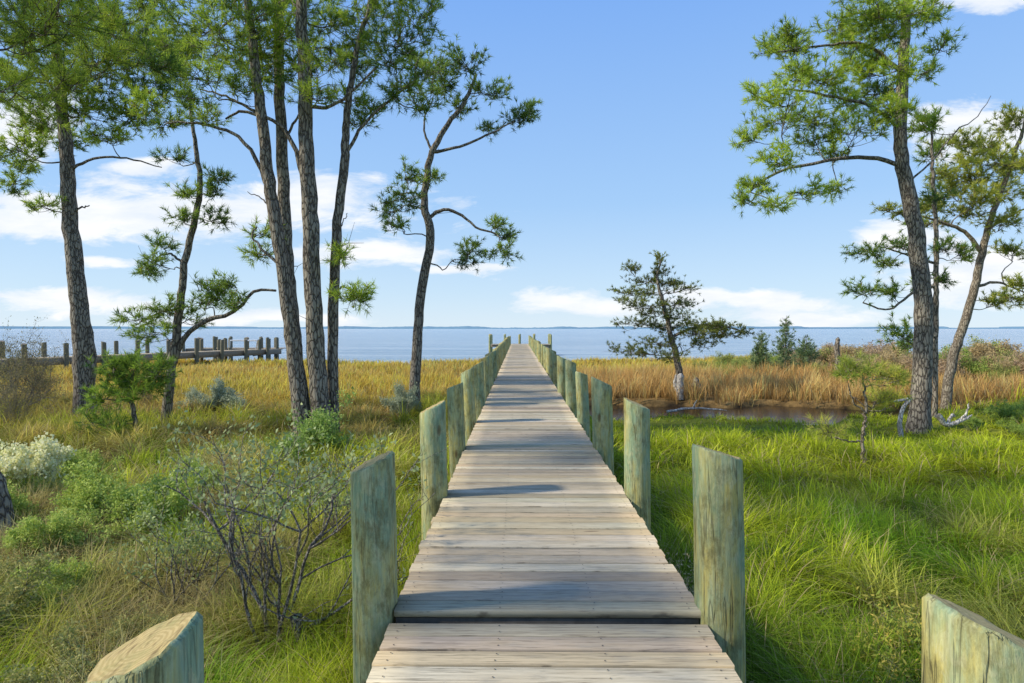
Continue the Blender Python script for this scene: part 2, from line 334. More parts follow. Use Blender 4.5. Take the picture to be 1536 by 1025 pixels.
for x0 in np.arange(-3.0,3.2,.148):
    prof=np.array([(0,-.038),(0,0),(.14,0),(.14,-.038)]); P=np.zeros((2,4,3)); P[0,:,1]=yy0;P[1,:,1]=yy0+3.2; P[:,:,0]=x0+prof[None,:,0]; P[:,:,2]=DECK+prof[None,:,1]
    Q.append(np.array([[0,1,5,4],[1,2,6,5],[2,3,7,6],[3,0,4,7],[3,2,1,0],[4,5,6,7]])+off); V.append(P.reshape(-1,3)); C.append(np.tile(np.append(np.array((.52,.45,.35))*rng.uniform(.85,1.1),rng.random()),(8,1))); off+=8
V=np.vstack(V);C=np.vstack(C);Q=np.vstack(Q)
nv=np.array(nailV).reshape(-1,3); nf=np.arange(len(nv)).reshape(-1,6)+len(V)
me=mesh_np('deck',np.vstack([V,nv]),[Q,nf],np.vstack([C,np.ones((len(nv),4))]),[M_deck,M_nail],False,np.concatenate([np.zeros(len(Q)),np.ones(len(nf))]))
part('deck',me,pier)
def box_mesh(name,x0,x1,y0,y1,z0,z1,mt):
    v=[(x0,y0,z0),(x1,y0,z0),(x1,y1,z0),(x0,y1,z0),(x0,y0,z1),(x1,y0,z1),(x1,y1,z1),(x0,y1,z1)]
    f=[(3,2,1,0),(4,5,6,7),(0,1,5,4),(1,2,6,5),(2,3,7,6),(3,0,4,7)]
    return mesh_np(name,v,[f],None,[mt])
for x in (-.87,-.28,.28,.83):
    part('stringer',box_mesh('stringer',x,x+.045,YS+.06,62.2,.93,1.157,M_beam),pier)
    part('stringer',box_mesh('stringer',x+.002,x+.043,-1.6,YS-.03,.89,1.112,M_beam),pier)
part('stringer',box_mesh('stringer',-.89,.89,YS+.012,YS+.055,.95,1.156,M_dark),pier)  # darker cross board facing the deck step
part('stringer',box_mesh('stringer',-3,3.15,62.35,62.4,.93,1.157,M_beam),pier)
def post_mesh(r,seed,top,bottom=-1.2,slope=.38,flat=.8,sides=30,mats=None):
    q=np.random.default_rng(seed); a=np.arange(sides)*2*np.pi/sides
    rr=r*(1+.03*np.sin(2*a+q.random()*6)+.025*np.sin(5*a+q.random()*6)+q.normal(0,.008,sides))
    x=np.minimum(rr*np.cos(a),r*flat); yv=rr*np.sin(a)*(.98); V=[]
    yt=q.uniform(-.1,.1); zt=top+slope*x+yt*yv
    lv=np.linspace(0,1,14)
    for k,l in enumerate(lv):
        wob=1+q.normal(0,.006,sides)+.05*(1-l); V.append(np.stack([x*wob+.008*np.sin(l*4+seed),yv*wob,bottom+(zt-.014-bottom)*l],1))
    zj=q.normal(0,.0025,sides)
    V.append(np.stack([x*.92,yv*.92,zt+zj],1)); V.append(np.stack([x*.45,yv*.45,top+(slope*x+yt*yv)*.45],1)); V.append([[0,0,top]])
    nr=len(lv)+2; V=np.vstack(V); Q=[];mi=[]
    j=np.arange(sides);k=(j+1)%sides
    for i in range(nr-1): Q.append(np.stack([i*sides+j,i*sides+k,(i+1)*sides+k,(i+1)*sides+j],1)); mi+=[1 if i>=nr-2 else 0]*sides
    T=np.stack([(nr-1)*sides+j,(nr-1)*sides+k,np.full(sides,nr*sides)],1); mi+=[1]*sides
    me=mesh_np('post',V,[np.vstack(Q),T],None,mats or [M_post,M_end],True,mi)
    me.polygons.foreach_set("use_smooth",[p.material_index==0 for p in me.polygons]); return me
pm=[post_mesh(.128+.006*(i%3),i+3,2.11-1.0+.02*math.sin(i*2.1),-1.9,.34+.06*(i%3),.7+.08*(i%3)) for i in range(6)]
big=post_mesh(.148,77,1.125,-1.9,.30,.85)
k=0
for side in (-1,1):
    yv=1.42 if side<0 else 1.44
    while yv<62:
        me=pm[k%6]; 
        if side>0 and 3<yv<4.2: me=big
        r=.131; x=side*(W/2+r*.74)+rng.normal(0,.008); dz=rng.normal(0,.025)
        if yv<2: x+=side*(.065 if side<0 else .035); dz=-.03 if side<0 else .015
        elif yv<4 and side<0: dz=-.055; x-=.025
        o=part('post',me,pier,(x,yv+rng.normal(0,.03),1.0+dz),(rng.normal(0,.013),rng.normal(0,.014)+(-.02 if side<0 else .02),(0 if side<0 else math.pi)+rng.normal(0,.12)))
        if side>0 and 3<yv<4.2: o.location.x+=.02
        k+=1; yv+= (2.08 if yv<2 else 2.36)*(1.0 if side<0 else 1.015)
for x,yv in ((-3.1,62.5),(-3.1,65.4),(3.25,62.5),(3.25,65.4),(0,65.55),(-1.6,65.5),(1.6,65.5)):
    part('post',pm[k%6],pier,(x,yv,1.12),(0,0,k)); k+=1

# distant side dock
dk=thing('dock','weathered timber side dock on pilings over the water','dock',(-24,40,0))
A=np.array([-32.,25.]);B=np.array([-20.9,49.]); dr=nrm(B-A); pr=np.array([dr[1],-dr[0]])
V=[];Q=[];C=[];off=0;L=np.linalg.norm(B-A); s=0
def addboard(o0,u,vv,wd,ln):
    global off
    c=[o0,o0+u*wd,o0+u*wd+vv*ln,o0+vv*ln]
    for z in (DECK-.05,DECK): V.extend([(p[0]+24,p[1]-40,z) for p in c])
    Q.extend([[off+4,off+5,off+6,off+7],[off+3,off+2,off+1,off],[off,off+1,off+5,off+4],[off+1,off+2,off+6,off+5],[off+2,off+3,off+7,off+6],[off+3,off,off+4,off+7]])
    C.extend([list(np.array((.50,.41,.29))*rng.uniform(.8,1.1))+[rng.random()]]*8); off+=8
while s<L: addboard(A+dr*s,dr,pr,.19,1.9); s+=.2
for x in np.arange(-27.6,-19.8,.2): addboard(np.array([x,49.3]),np.array([1.,0]),np.array([0,1.]),.19,2.6)
part('deck',mesh_np('deck',V,[Q],np.array(C),[M_deck]),dk)
def plank(p0,p1,z0,z1,th=.06):
    p0=np.array(p0,float);p1=np.array(p1,float); d=nrm(p1-p0); s=np.array([d[1],-d[0]])*th; c=[p0,p1,p1+s,p0+s]
    v=[(p[0]+24,p[1]-40,z) for z in (z0,z1) for p in c]
    return mesh_np('stringer',v,[[(3,2,1,0),(4,5,6,7),(0,1,5,4),(1,2,6,5),(2,3,7,6),(3,0,4,7)]],None,[M_beam])
for o_ in (.0,1.84): part('stringer',plank(A+pr*o_,B+pr*o_,.80,1.147),dk)
part('stringer',plank((-27.6,49.32),(-19.8,49.32),.80,1.147),dk)
sp=[post_mesh(.13,90+i,1.06+.04*i,-2.2,.3,.9,14,[M_pile,M_beam]) for i in range(3)]
for s in np.arange(.3,L,2.05):
    for o_ in (-.15,2.05):
        p=A+dr*s+pr*o_; part('post',sp[int(rng.integers(3))],dk,(p[0]+24,p[1]-40,1.0+rng.normal(0,.03)),(0,0,rng.random()*6))
for x in np.arange(-27.7,-19.7,1.3):
    for yv in (49.15,52.0): part('post',sp[int(rng.integers(3))],dk,(x+24,yv-40,1.02+rng.normal(0,.03)),(0,0,rng.random()*6))
gw=thing('boat_lift','pale metal boat lift cradle standing beside the dock platform','boat lift',(-21.9,47.6,0))
b=Buf()
for dx in (-1.1,1.1): b.tube([(dx,-.1,1.9),(dx-.7,1.2,1.1)],.06,6); 
for dx in (-1.1,-.4,.4,1.1): b.tube([(dx,-.9,.75),(dx,.9,.75)],.07,6)
b.tube([(-1.6,-.9,.9),(1.6,-.9,.9)],.08,6); b.tube([(-1.6,.9,.9),(1.6,.9,.9)],.08,6)
b.tube([(-1.1,-.1,1.9),(1.1,-.1,1.9)],.06,6)
part('cradle',b.mesh('cradle',[M_metal],(0,0,0),False),gw)
for dx,dy in ((-1.6,-.9),(1.6,-.9),(-1.6,.9),(1.6,.9)): part('post',sp[0],gw,(dx,dy,.95))

# ---------------------------------------------------------------- pines
def needles(P,D,n,L,w,colA,colB,tone):
    N=len(P); P=np.repeat(P,n,0);D=np.repeat(D,n,0); m=N*n
    rd=nrm(rng.normal(0,1,(m,3))); d=nrm(D*.85+rd*.95+np.array([0,0,.12]))
    ln=L*rng.uniform(.7,1.2,(m,1)); b=P-D*(L*rng.uniform(0,.7,(m,1)))
    s=nrm(np.cross(d,nrm(rng.normal(0,1,(m,3)))))*w*.5
    V=np.stack([b-s,b+s,b+d*ln],1).reshape(-1,3)
    tt=np.clip(np.repeat(tone,n)+rng.normal(0,.12,m),0,1)[:,None]
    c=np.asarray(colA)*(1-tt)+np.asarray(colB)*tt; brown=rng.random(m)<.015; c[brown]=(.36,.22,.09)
    C=np.repeat(c,3,0)
    return V,C,np.arange(m*3).reshape(-1,3)
def pine(label,d,trunk,widths,blobs,limbs=(),tl=.165,nw=None,nn=16,dens=1.,colA=(.06,.15,.03),colB=(.50,.64,.07),depth=1.0,name='pine_tree',cat='tree',bark=None,flat=1.05,tone0=0.,group='pines around the boardwalk',extra=3,rs=1.15):
    nw=nw or .00105*d+.001
    bark=bark or M_bark
    tp=np.array([S(p[0],p[1],d+(p[2] if len(p)>2 else 0)) for p in trunk]); base=tp[0].copy(); gz=float(gh(base[0],base[1])); 
    tp[0][2]=min(tp[0][2],gz-.15); base[2]=gz
    n=44; T=spline(tp,n); T[1:-1]+=rng.normal(0,.012,(n-2,3))
    rad=np.interp(np.linspace(0,1,n),np.linspace(0,1,len(widths)),np.array(widths)/2/F*d)
    rad[0]*=1.3; rad[1]*=1.12
    b=Buf(); b.tube(T,rad,14,.045)
    sk=[(T[i],rad[i],0.) for i in range(4,n)]
    for lm in limbs:
        w0,w1,pts=lm; lp=np.array([S(p[0],p[1],d+(p[2] if len(p)>2 else 0)) for p in pts])
        j=int(np.argmin(np.linalg.norm(T-lp[0],axis=1))); 
        if np.linalg.norm(T[j]-lp[0])<.8: lp[0]=T[j]
        P=spline(lp,16); P[1:]+=rng.normal(0,.012,(15,3)); r=np.linspace(w0,w1,16)/2/F*d; b.tube(P,r,8,.06)
        sk+=[(P[i],r[i],0.) for i in range(3,16)]
    tufP=[];tufD=[];tone=[]
    B=[]
    for bl in blobs:
        px,py,rx,ry=bl[:4]; dy=bl[4] if len(bl)>4 else rng.uniform(-1,1)*depth
        B.append((S(px,py,d+dy),np.array([rx/F*d*rs,max(.3,.75*rx/F*d),ry/F*d*flat*rs])))
    B.sort(key=lambda q:min(np.linalg.norm(T-q[0],axis=1)))
    for Cc,R in B:
        SP=np.array([s[0] for s in sk]); SR=np.array([s[1] for s in sk]); dv=Cc-SP; dist=np.linalg.norm(dv,axis=1)
        cost=dist+np.maximum(0,-dv[:,2]+.05*dist)*1.2+np.array([s[2] for s in sk])
        j=int(np.argmin(cost)); p0=SP[j]; Ld=max(dist[j],.05)
        r0=min(SR[j]*.6,.009+.011*Ld); mid=(p0+Cc)/2+rng.normal(0,.09*Ld,3)+np.array([0,0,-.06*Ld]); q1=p0*.75+Cc*.25+rng.normal(0,.05*Ld,3); q3=p0*.25+Cc*.75+rng.normal(0,.06*Ld,3)
        P=spline([p0,q1,mid,q3,Cc],10); rr=np.linspace(r0,max(.006,r0*.35),10); b.tube(P,rr,6,.05)
        sk+=[(P[i],rr[i],.25) for i in range(3,10)]
        K=int(dens*44*R[0]*R[2]/1.25+6); bt=rng.normal(.5,.18)
        for _ in range(K):
            u=nrm(rng.normal(0,1,3))*rng.random()**.4; u[2]=u[2]*.9+.1
            Qp=Cc+u*R*1.05; st=P[int(rng.integers(5,10))]; v=Qp-st; l=np.linalg.norm(v)+1e-6
            m1=st+v*.5+rng.normal(0,.08*l,3)-np.array([0,0,.08*l]); pts=spline([st,m1,Qp],5); b.poly(pts,.0085,.004)
            vd=v/l
            for f in range(int(rng.integers(4,7))):
                i=int(rng.integers(2,5)); s0=pts[i]; dd=nrm(vd*.6+rng.normal(0,.6,3)+np.array([0,0,.35])); ll=rng.uniform(.10,.34); e=s0+dd*ll
                b.seg(s0,e,.0055,.0035)
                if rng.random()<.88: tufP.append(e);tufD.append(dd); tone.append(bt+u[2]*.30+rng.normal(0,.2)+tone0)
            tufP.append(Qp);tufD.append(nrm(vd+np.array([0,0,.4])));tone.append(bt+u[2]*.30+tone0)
    for _ in range(int(extra)):
        i=int(rng.integers(12,34)); a=rng.uniform(0,6.28); e=T[i]+np.array([math.cos(a),math.sin(a)*.6,.25])*rng.uniform(.3,.9); mm=(T[i]+e)/2+rng.normal(0,.06,3); b.poly([T[i],mm,e],.014,.004); b.poly([mm,mm+rng.normal(0,.18,3)],.007,.003)
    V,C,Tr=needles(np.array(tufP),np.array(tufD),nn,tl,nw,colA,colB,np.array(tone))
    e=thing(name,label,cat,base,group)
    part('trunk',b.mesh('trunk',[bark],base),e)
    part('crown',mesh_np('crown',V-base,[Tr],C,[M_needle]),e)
    return e
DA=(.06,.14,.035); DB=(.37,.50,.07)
pine('tall pine with dark plated bark and broad bright green crown',17,[(122,628),(119,520),(113,430),(104,340),(100,250),(95,180),(88,90),(80,0),(75,-90)],[30,26,23,21,19,16,13,10,6],
 [(50,165,54,28),(130,165,54,26),(200,170,44,26),(20,225,44,28),(100,215,40,20),(60,105,64,30),(160,115,60,30),(235,130,44,28),(30,50,60,34),(120,50,66,36),(215,60,56,34),(15,280,22,14),(60,308,26,8),(165,205,36,14),(30,255,24,12),(110,-25,90,40),(240,5,56,38),(20,-10,60,40),(265,95,30,24),(85,140,44,22),(180,80,40,26),(0,120,40,30),(80,75,40,26),(40,195,30,18),(150,25,50,30)],
 limbs=[(5,1.5,[(103,262),(140,238),(190,238),(243,252)]),(4,1.5,[(104,330),(118,312),(133,308)]),(16,10,[(132,622),(131,560),(128,500),(113,425)])],depth=1.6,dens=1.2,tone0=.08)
pine('near pine with dark trunk and long needled crown overhanging the marsh',6.9,[(-4,825),(-14,765),(-34,690),(-62,600),(-90,450),(-95,250),(-80,0),(-70,-250),(-70,-480)],[38,32,30,29,28,27,24,20,12],
 [(55,60,60,40,.6),(150,95,55,32,1.2),(25,140,50,34,.5),(190,40,45,30,1.5),(90,20,60,30,0),(235,100,30,26,1.6),(110,130,40,20,.9),(-120,-60,150,60,0),(60,-130,160,60,.5),(-160,-220,180,60,-.6),(30,-330,170,60,-.8),(-180,-420,170,60,.5),(-40,-520,150,80,0),(150,-60,100,40,1),(-260,-130,120,60,-.9),(120,-240,120,50,-1.2)],
 depth=.6,tl=.18,nw=.007,nn=28,dens=1.05,colB=(.54,.66,.08),tone0=.12,rs=1.08,extra=0)
d0=2.4; M=lambda x,z,rx,rz,dy:(VX+x*F/d0,VY-(z-CZ)*F/d0,rx*F/d0,rz*F/d0,dy)  # pine out of view, added so its crown shades near deck and grass
pine('unseen spreading pine whose open crown dapples the boardwalk',d0,[M(x,z,0,0,0)[:2] for x,z in ((-6.2,.2),(-6.1,2),(-5.8,4),(-5.7,6),(-5.3,8),(-5.2,9.6))],[130,110,95,80,55,25],
 [M(-4.6,5.2,.9,.35,.3),M(-5.2,6.0,1.,.35,-.5),M(-4.0,6.4,.9,.35,.8),M(-6.6,6.6,1.,.4,.2),M(-4.6,7.4,1.1,.4,-.4),M(-3.6,7.9,1.,.35,.6),M(-5.8,8.2,1.,.4,.9),M(-4.4,9.0,1.1,.45,0),M(-5.6,9.8,.9,.5,.2),M(-7,5.2,.8,.3,.7),M(-3.3,9.3,.8,.35,-.5)],
 tl=.18,nw=.009,nn=15,dens=.30,extra=4,rs=1.)
pine('tall slender pine with grey plated bark leaning slightly',13,[(457,640),(442,540),(426,420),(408,300),(396,200),(384,100),(376,20),(370,-80)],[28,24,20,18,16,14,12,8],
 [(330,60,50,34),(285,120,48,26),(310,182,36,12),(352,130,36,20),(380,30,46,28),(275,40,48,32),(250,188,24,10),(320,-30,70,36),(300,85,44,26),(225,160,30,18),(395,352,18,14),(388,385,12,10),(345,15,44,28),(245,75,34,24)],
 limbs=[(7,2.5,[(405,285),(370,215),(320,190),(255,185)]),(5,2,[(392,180),(350,150),(300,135)]),(5,2,[(420,405),(400,380),(378,355),(385,340)]),(3,1,[(412,325),(395,300),(372,288)])],depth=1.2,dens=1.1)
pine('tall straight pine standing close behind its neighbour',14.6,[(452,602),(438,480),(430,380),(425,250),(421,120),(419,0),(418,-90)],[24,20,18,17,15,12,8],
 [(430,60,54,30),(400,110,32,22),(452,20,44,30),(400,-20,50,30),(440,105,32,18),(470,-30,60,34),(350,95,38,20),(395,70,34,24)],limbs=[(5,2,[(425,230),(445,180),(470,150)])],depth=1.4,dens=1.1)
pine('tall pine with thick furrowed bark beside the boardwalk',13,[(487,672),(478,600),(470,480),(466,350),(462,230),(458,110),(453,0),(450,-90)],[35,28,25,24,22,19,15,10],
 [(505,50,52,30),(472,150,28,13),(540,105,42,22),(500,-30,80,36),(560,30,50,30),(520,150,34,13),(420,25,32,24),(480,95,32,18),(575,-20,50,30),(510,90,34,20)],
 limbs=[(8,3,[(464,290),(440,215),(415,185),(370,170),(340,178)]),(6,2.5,[(460,160),(500,160),(540,130),(570,100)])],depth=1.2,dens=1.1)
pine('slim pine with smooth grey trunk forking near its top',13.4,[(500,664),(498,560),(500,450),(507,330),(518,240),(522,170),(535,90),(560,0),(570,-60)],[17,16,15,14,13,10,8,6,4],
 [(600,60,44,30),(602,138,38,18),(562,165,36,13),(632,25,34,24),(636,110,28,20),(545,188,22,9),(632,165,18,8),(530,440,28,9),(540,452,24,7),(512,380,10,12),(590,100,36,18),(610,0,40,26),(545,60,36,24)],
 limbs=[(6,2.5,[(518,235),(545,190),(590,150),(625,120)]),(4,1.5,[(500,440),(515,430),(540,440)]),(3,1,[(505,370),(512,340),(522,320)])],depth=1.0,dens=1.1)
pine('crooked slender pine with airy clumps of needles',17.6,[(620,625),(625,520),(632,440),(646,355),(637,310),(641,262),(652,225),(675,185),(700,150),(715,115)],[17,15,14,13,11,10,9,7,6,4],
 [(600,300,32,20),(578,318,18,12),(642,272,20,13),(612,262,22,11),(650,110,40,20),(700,100,34,20),(735,145,36,17),(770,180,30,14),(796,168,12,14),(690,165,26,9),(638,148,26,12),(742,340,12,8),(708,375,28,11),(750,378,22,10),(762,357,12,8),(668,130,34,16),(730,195,16,7),(590,340,14,6),(622,90,24,14),(700,392,14,5)],
 limbs=[(6,2.5,[(643,325),(665,315),(690,322),(715,342),(745,352)]),(5,2,[(648,228),(690,222),(730,205),(770,185)]),(4,2,[(640,300),(622,290),(603,292)]),(4,1.5,[(642,230),(636,190),(650,150)])],depth=.9,dens=1.05,colA=DA,colB=DB)
pine('thin crooked pine with sparse tufted branches and one arching limb',15,[(245,622),(252,560),(262,500),(270,440),(276,390),(292,330),(300,275),(293,215),(286,150)],[16,13,12,11,10,9,8,6,4],
 [(225,395,22,13),(246,368,20,7),(205,480,26,15),(245,465,26,15),(280,480,26,16),(225,500,32,11),(312,430,24,9),(342,425,18,7),(330,448,18,7),(320,330,22,8),(325,288,18,7),(278,290,16,10),(270,325,14,6),(290,150,28,20),(355,455,16,6),(215,412,18,6),(262,240,18,8),(330,268,16,5),(300,455,20,9)],
 limbs=[(9,3.5,[(250,565),(272,510),(305,482),(350,468),(380,437),(412,436)]),(4,2,[(268,460),(235,470),(205,485)]),(4,2,[(275,395),(250,380),(225,392)])],depth=.7,colA=DA,colB=DB)
pine('low bushy young pine with dark green needles',13.5,[(205,640),(190,600),(170,570),(165,545)],[8,6,5,3],
 [(175,575,34,18),(215,560,30,20),(150,600,20,14),(195,590,32,15),(150,640,30,18),(170,655,24,12),(230,580,24,15),(190,545,26,12),(160,560,24,14),(240,555,20,12)],depth=.5,dens=1.2,tl=.18,colA=DA,colB=(.38,.54,.07),extra=0)
pine('large pine with heavy branches of bright green needles on one side',15.8,[(1377,642),(1380,560),(1380,480),(1374,400),(1362,320),(1348,260),(1342,200),(1345,130),(1348,60),(1350,-20),(1350,-90)],[30,25,24,23,21,19,17,15,13,10,8],
 [(1300,30,42,24),(1250,45,40,22),(1190,85,38,17),(1150,82,30,13),(1340,30,38,24),(1380,28,34,20),(1402,78,18,13),(1300,98,42,20),(1230,125,44,20),(1300,148,42,22),(1330,172,32,20),(1180,150,36,17),(1132,150,24,14),(1150,188,36,14),(1220,185,40,17),(1280,198,38,18),(1112,215,18,13),(1170,238,36,12),(1240,232,32,10),(1130,280,26,13),(1160,312,20,9),(1215,288,22,8),(1252,285,16,6),(1112,302,12,7),(1375,195,20,16),(1385,112,16,8),(1300,-20,70,30),(1385,-20,40,26),(1272,75,34,18),(1215,210,30,11),(1188,60,24,12),(1345,110,28,18),(1260,160,36,18),(1200,120,34,16),(1320,60,34,20),(1290,120,30,18)],
 limbs=[(7,3,[(1350,255),(1310,240),(1265,240),(1215,248),(1160,262),(1120,290)]),(6,2.5,[(1343,190),(1300,165),(1240,150),(1190,140),(1150,140)]),(6,2,[(1346,110),(1290,75),(1230,75),(1160,85)]),(3.2,.8,[(1352,275),(1395,240),(1425,200),(1450,185),(1475,150)])],depth=1.2,dens=1.4,tone0=.16,extra=4,colB=(.56,.70,.08))
pine('slim pine with sparse low boughs behind a larger pine',18,[(1400,575),(1399,500),(1398,420),(1397,350),(1392,270),(1388,200)],[7,7,7,6,5,3],
 [(1300,380,30,10),(1340,370,28,11),(1292,435,28,11),(1340,442,22,13),(1412,375,24,11),(1435,385,12,8),(1345,500,22,15),(1325,400,14,6),(1390,240,18,12),(1382,190,16,14),(1375,430,18,10),(1410,420,12,9),(1360,340,16,8),(1365,520,14,10),(1400,300,16,10)],
 limbs=[(5,2,[(1398,430),(1365,440),(1330,465),(1290,455)]),(4,2,[(1398,400),(1360,385),(1320,372)])],depth=.7,colA=DA,colB=DB)
pine('leaning pine with forked trunk and thin yellow green foliage',20,[(1410,592),(1423,545),(1440,490),(1456,430),(1466,378),(1478,330),(1498,275),(1518,215),(1530,170)],[14,13,12,11,10,8,6,5,3],
 [(1420,290,32,16),(1400,312,22,10),(1450,268,32,17),(1490,290,36,19),(1522,250,34,20),(1512,190,32,17),(1440,322,28,10),(1335,320,24,9),(1500,332,32,11),(1470,228,28,17),(1512,378,24,8),(1512,450,30,10),(1532,430,20,10),(1380,310,24,11),(1440,215,18,11),(1555,300,30,14),(1560,380,30,12),(1485,455,16,6),(1410,265,22,11),(1395,340,18,7),(1460,300,30,14),(1490,250,30,16),(1435,245,22,13),(1400,225,16,10)],
 limbs=[(7,2.5,[(1466,380),(1440,350),(1405,335),(1370,325)]),(5,2,[(1456,430),(1490,425),(1530,440)]),(5,2,[(1474,345),(1500,330),(1535,310)])],depth=1.1,dens=1.3,colA=(.22,.27,.05),colB=(.62,.64,.11),bark=M_bark2)
pine('windswept cedar with ragged flat layers of dark foliage',24,[(1024,592),(1016,545),(1005,500),(994,455),(985,420),(990,392)],[12,10,8,6,4,2],
 [(945,402,13,5),(988,390,8,8),(965,422,28,5),(1000,424,30,6),(933,438,24,4),(962,455,34,7),(1012,455,32,7),(1050,488,36,7),(1092,490,28,6),(1116,500,12,4),(950,485,30,6),(935,524,26,4),(968,530,24,6),(1050,515,28,5),(1000,492,32,7),(1032,432,20,4),(1082,505,28,5),(985,515,30,7),(975,440,24,6),(1020,475,26,6),(1010,535,24,5),(975,470,24,6),(1045,500,30,6),(990,408,12,8),(1070,495,26,6)],
 limbs=[(5,2,[(1008,505),(1040,492),(1080,490),(1115,497)])],depth=.8,dens=1.9,tl=.13,nw=.022,nn=14,colA=(.07,.11,.03),colB=(.33,.37,.08),name='cedar_tree',group=None,extra=6)
pine('young sapling pine with thin pinkish stem and yellow green tips',11.5,[(1297,708),(1293,655),(1297,610),(1290,560)],[6,5,4,2],
 [(1243,648,10,6),(1290,556,16,6),(1268,562,12,5),(1325,562,14,6),(1350,570,10,5),(1318,600,8,4)],limbs=[(3,1.5,[(1294,662),(1270,662),(1245,655)]),(3,1.5,[(1297,620),(1278,600),(1270,575)])],
 depth=.3,dens=.3,tl=.17,nw=.009,nn=22,colA=(.30,.40,.06),colB=(.66,.64,.12),bark=M_bark2,extra=2,name='pine_sapling',group=None)

def cone_tree(px,pb,pt,hw,d,label):
    base=S(px,pb,d); base[2]=gh(base[0],base[1]); top=S(px,pt,d)[2]; H=top-base[2]; R=hw/F*d
    b=Buf(); b.tube([(0,0,-.1),(0.02,0,H*.5),(0.05,0,H)],[.06,.04,.008],7); P=[];D=[];tn=[]
    for _ in range(110):
        z=H*(rng.random()**1.1)*.95+.05; a=rng.uniform(0,6.28); r=R*(1-.85*z/H)*rng.uniform(.3,1.5)+.05
        e=np.array([math.cos(a)*r,math.sin(a)*r,z+.3*r]); b.seg((0,0,max(0,z-.2*r)),e,.01,.004)
        for _ in range(4): P.append(e*rng.uniform(.6,1)+rng.normal(0,.08,3)); D.append(nrm(np.array([math.cos(a),math.sin(a),1.1]))); tn.append(rng.normal(.5,.25))
    P=np.array(P);P[:,2]=np.maximum(P[:,2],.05); V,C,T=needles(P,np.array(D),12,.15,.028,(.12,.20,.10),(.36,.46,.20),np.array(tn))
    e=thing('cedar_tree',label,'tree',base,'small cedars by the shore'); part('trunk',b.mesh('trunk',[M_bark]),e); part('crown',mesh_np('crown',V,[T],C,[M_needle]),e)
cone_tree(1176,548,474,24,30,'pointed young cedar with shaggy blue green foliage'); cone_tree(1140,548,494,14,29,'narrow young cedar with shaggy foliage'); cone_tree(1207,550,502,24,31,'rounded young cedar among shrubs')

# ---------------------------------------------------------------- shrubs
def leaves(P,n,size,colA,colB,asp=.45):
    N=len(P); P=np.repeat(P,n,0)+rng.normal(0,size*.8,(N*n,3)); m=N*n
    a=nrm(rng.normal(0,1,(m,3))+np.array([0,0,.5])); s=nrm(np.cross(a,rng.normal(0,1,(m,3)))); L=size*rng.uniform(.6,1.25,(m,1)); nn_=np.cross(a,s)
    V=np.stack([P,P+a*L*.5+s*L*asp*.5+nn_*L*.08,P+a*L,P+a*L*.5-s*L*asp*.5+nn_*L*.08],1).reshape(-1,3)
    t=rng.random((m,1)); c=np.asarray(colA)*(1-t)+np.asarray(colB)*t
    return V,np.repeat(c,4,0),np.arange(m*4).reshape(-1,4)
def shrub(R,H,stems,lv,ch,lsize,ln,colA,colB,r0=.014,asp=.45,leafz=.25,bm=None,spread=1.,wob=.18,lfrac=1.,ln0=.5,up=.22):
    b=Buf(); LP=[]
    def grow(p,d,l,r,k):
        n=5; pts=[p]; dd=d
        for i in range(n):
            dd=nrm(dd+rng.normal(0,wob,3)+np.array([0,0,.05])); pts.append(pts[-1]+dd*l/n)
        pts=np.array(pts)
        if k==0: b.tube(spline(pts,9),np.linspace(r,r*.55,9),7,.06)
        elif k==1 and r>.006: b.tube(pts,np.linspace(r,r*.5,n+1),5)
        else: b.poly(pts,r,r*.5)
        if k>=lv-1 and rng.random()<lfrac:
            for q in pts[1:]:
                if q[2]>leafz*H or rng.random()<.12: LP.append(q)
        if k<lv:
            for c in range(ch if k else ch+1):
                i=int(rng.integers(1 if k else 2,n+1)); nd=nrm(dd*.65+rng.normal(0,.62,3)*np.array([1,1,.7])+np.array([0,0,up])); 
                grow(pts[i],nd,l*rng.uniform(.45,.72),r*.55,k+1)
    for s in range(stems):
        a=s*6.283/stems+rng.uniform(-.5,.5); o=rng.uniform(.1,1.)*spread; st=np.array([math.cos(a)*.07*R,math.sin(a)*.07*R,-.08]); d=nrm(np.array([math.cos(a)*o*R,math.sin(a)*o*R,H*.75])); grow(st,d,H*ln0*rng.uniform(.8,1.15),r0*rng.uniform(.7,1.1),0)
    V,C,Q=leaves(np.array(LP),ln,lsize,colA,colB,asp)
    return b.mesh('stems',[bm or M_twig]),mesh_np('foliage',V,[Q],C,[M_leaf])
def put_shrub(meshes,px,d,sc,label,name='shrub',group=None,cat='shrub',rot=None):
    p=S(px,0,d); p[2]=gh(p[0],p[1]); e=thing(name,label,cat,p,group); sc=sc if hasattr(sc,'__len__') else (sc,)*3; e.scale=sc; e.rotation_euler=(0,0,rng.uniform(0,6.28) if rot is None else rot)
    part('stems',meshes[0],e); part('foliage',meshes[1],e); return e
fg=shrub(1.05,2.3,7,3,3,.048,2,(.22,.30,.11),(.50,.56,.28),r0=.018,asp=.5,leafz=.48,wob=.2,lfrac=.72,ln0=.55,spread=1.0,up=.4)
put_shrub(fg,405,4.7,(1.,1.0,.98),'leggy open shrub with bare grey branches and small silvery green leaves')
fg2=shrub(.8,1.7,5,3,3,.05,2,(.22,.30,.10),(.50,.56,.24),r0=.012,asp=.5,leafz=.35,wob=.2,lfrac=.6,ln0=.56,spread=1.1,up=.35)
put_shrub(fg2,270,5.2,.8,'thin branched shrub leaning over low scrub'); put_shrub(fg2,500,6.8,.75,'thin branched shrub beside the boardwalk posts')
red=[shrub(.7,.75,9,3,3,.034,3,(.26,.30,.08),(.56,.52,.20),r0=.008,leafz=.15) for _ in range(2)]
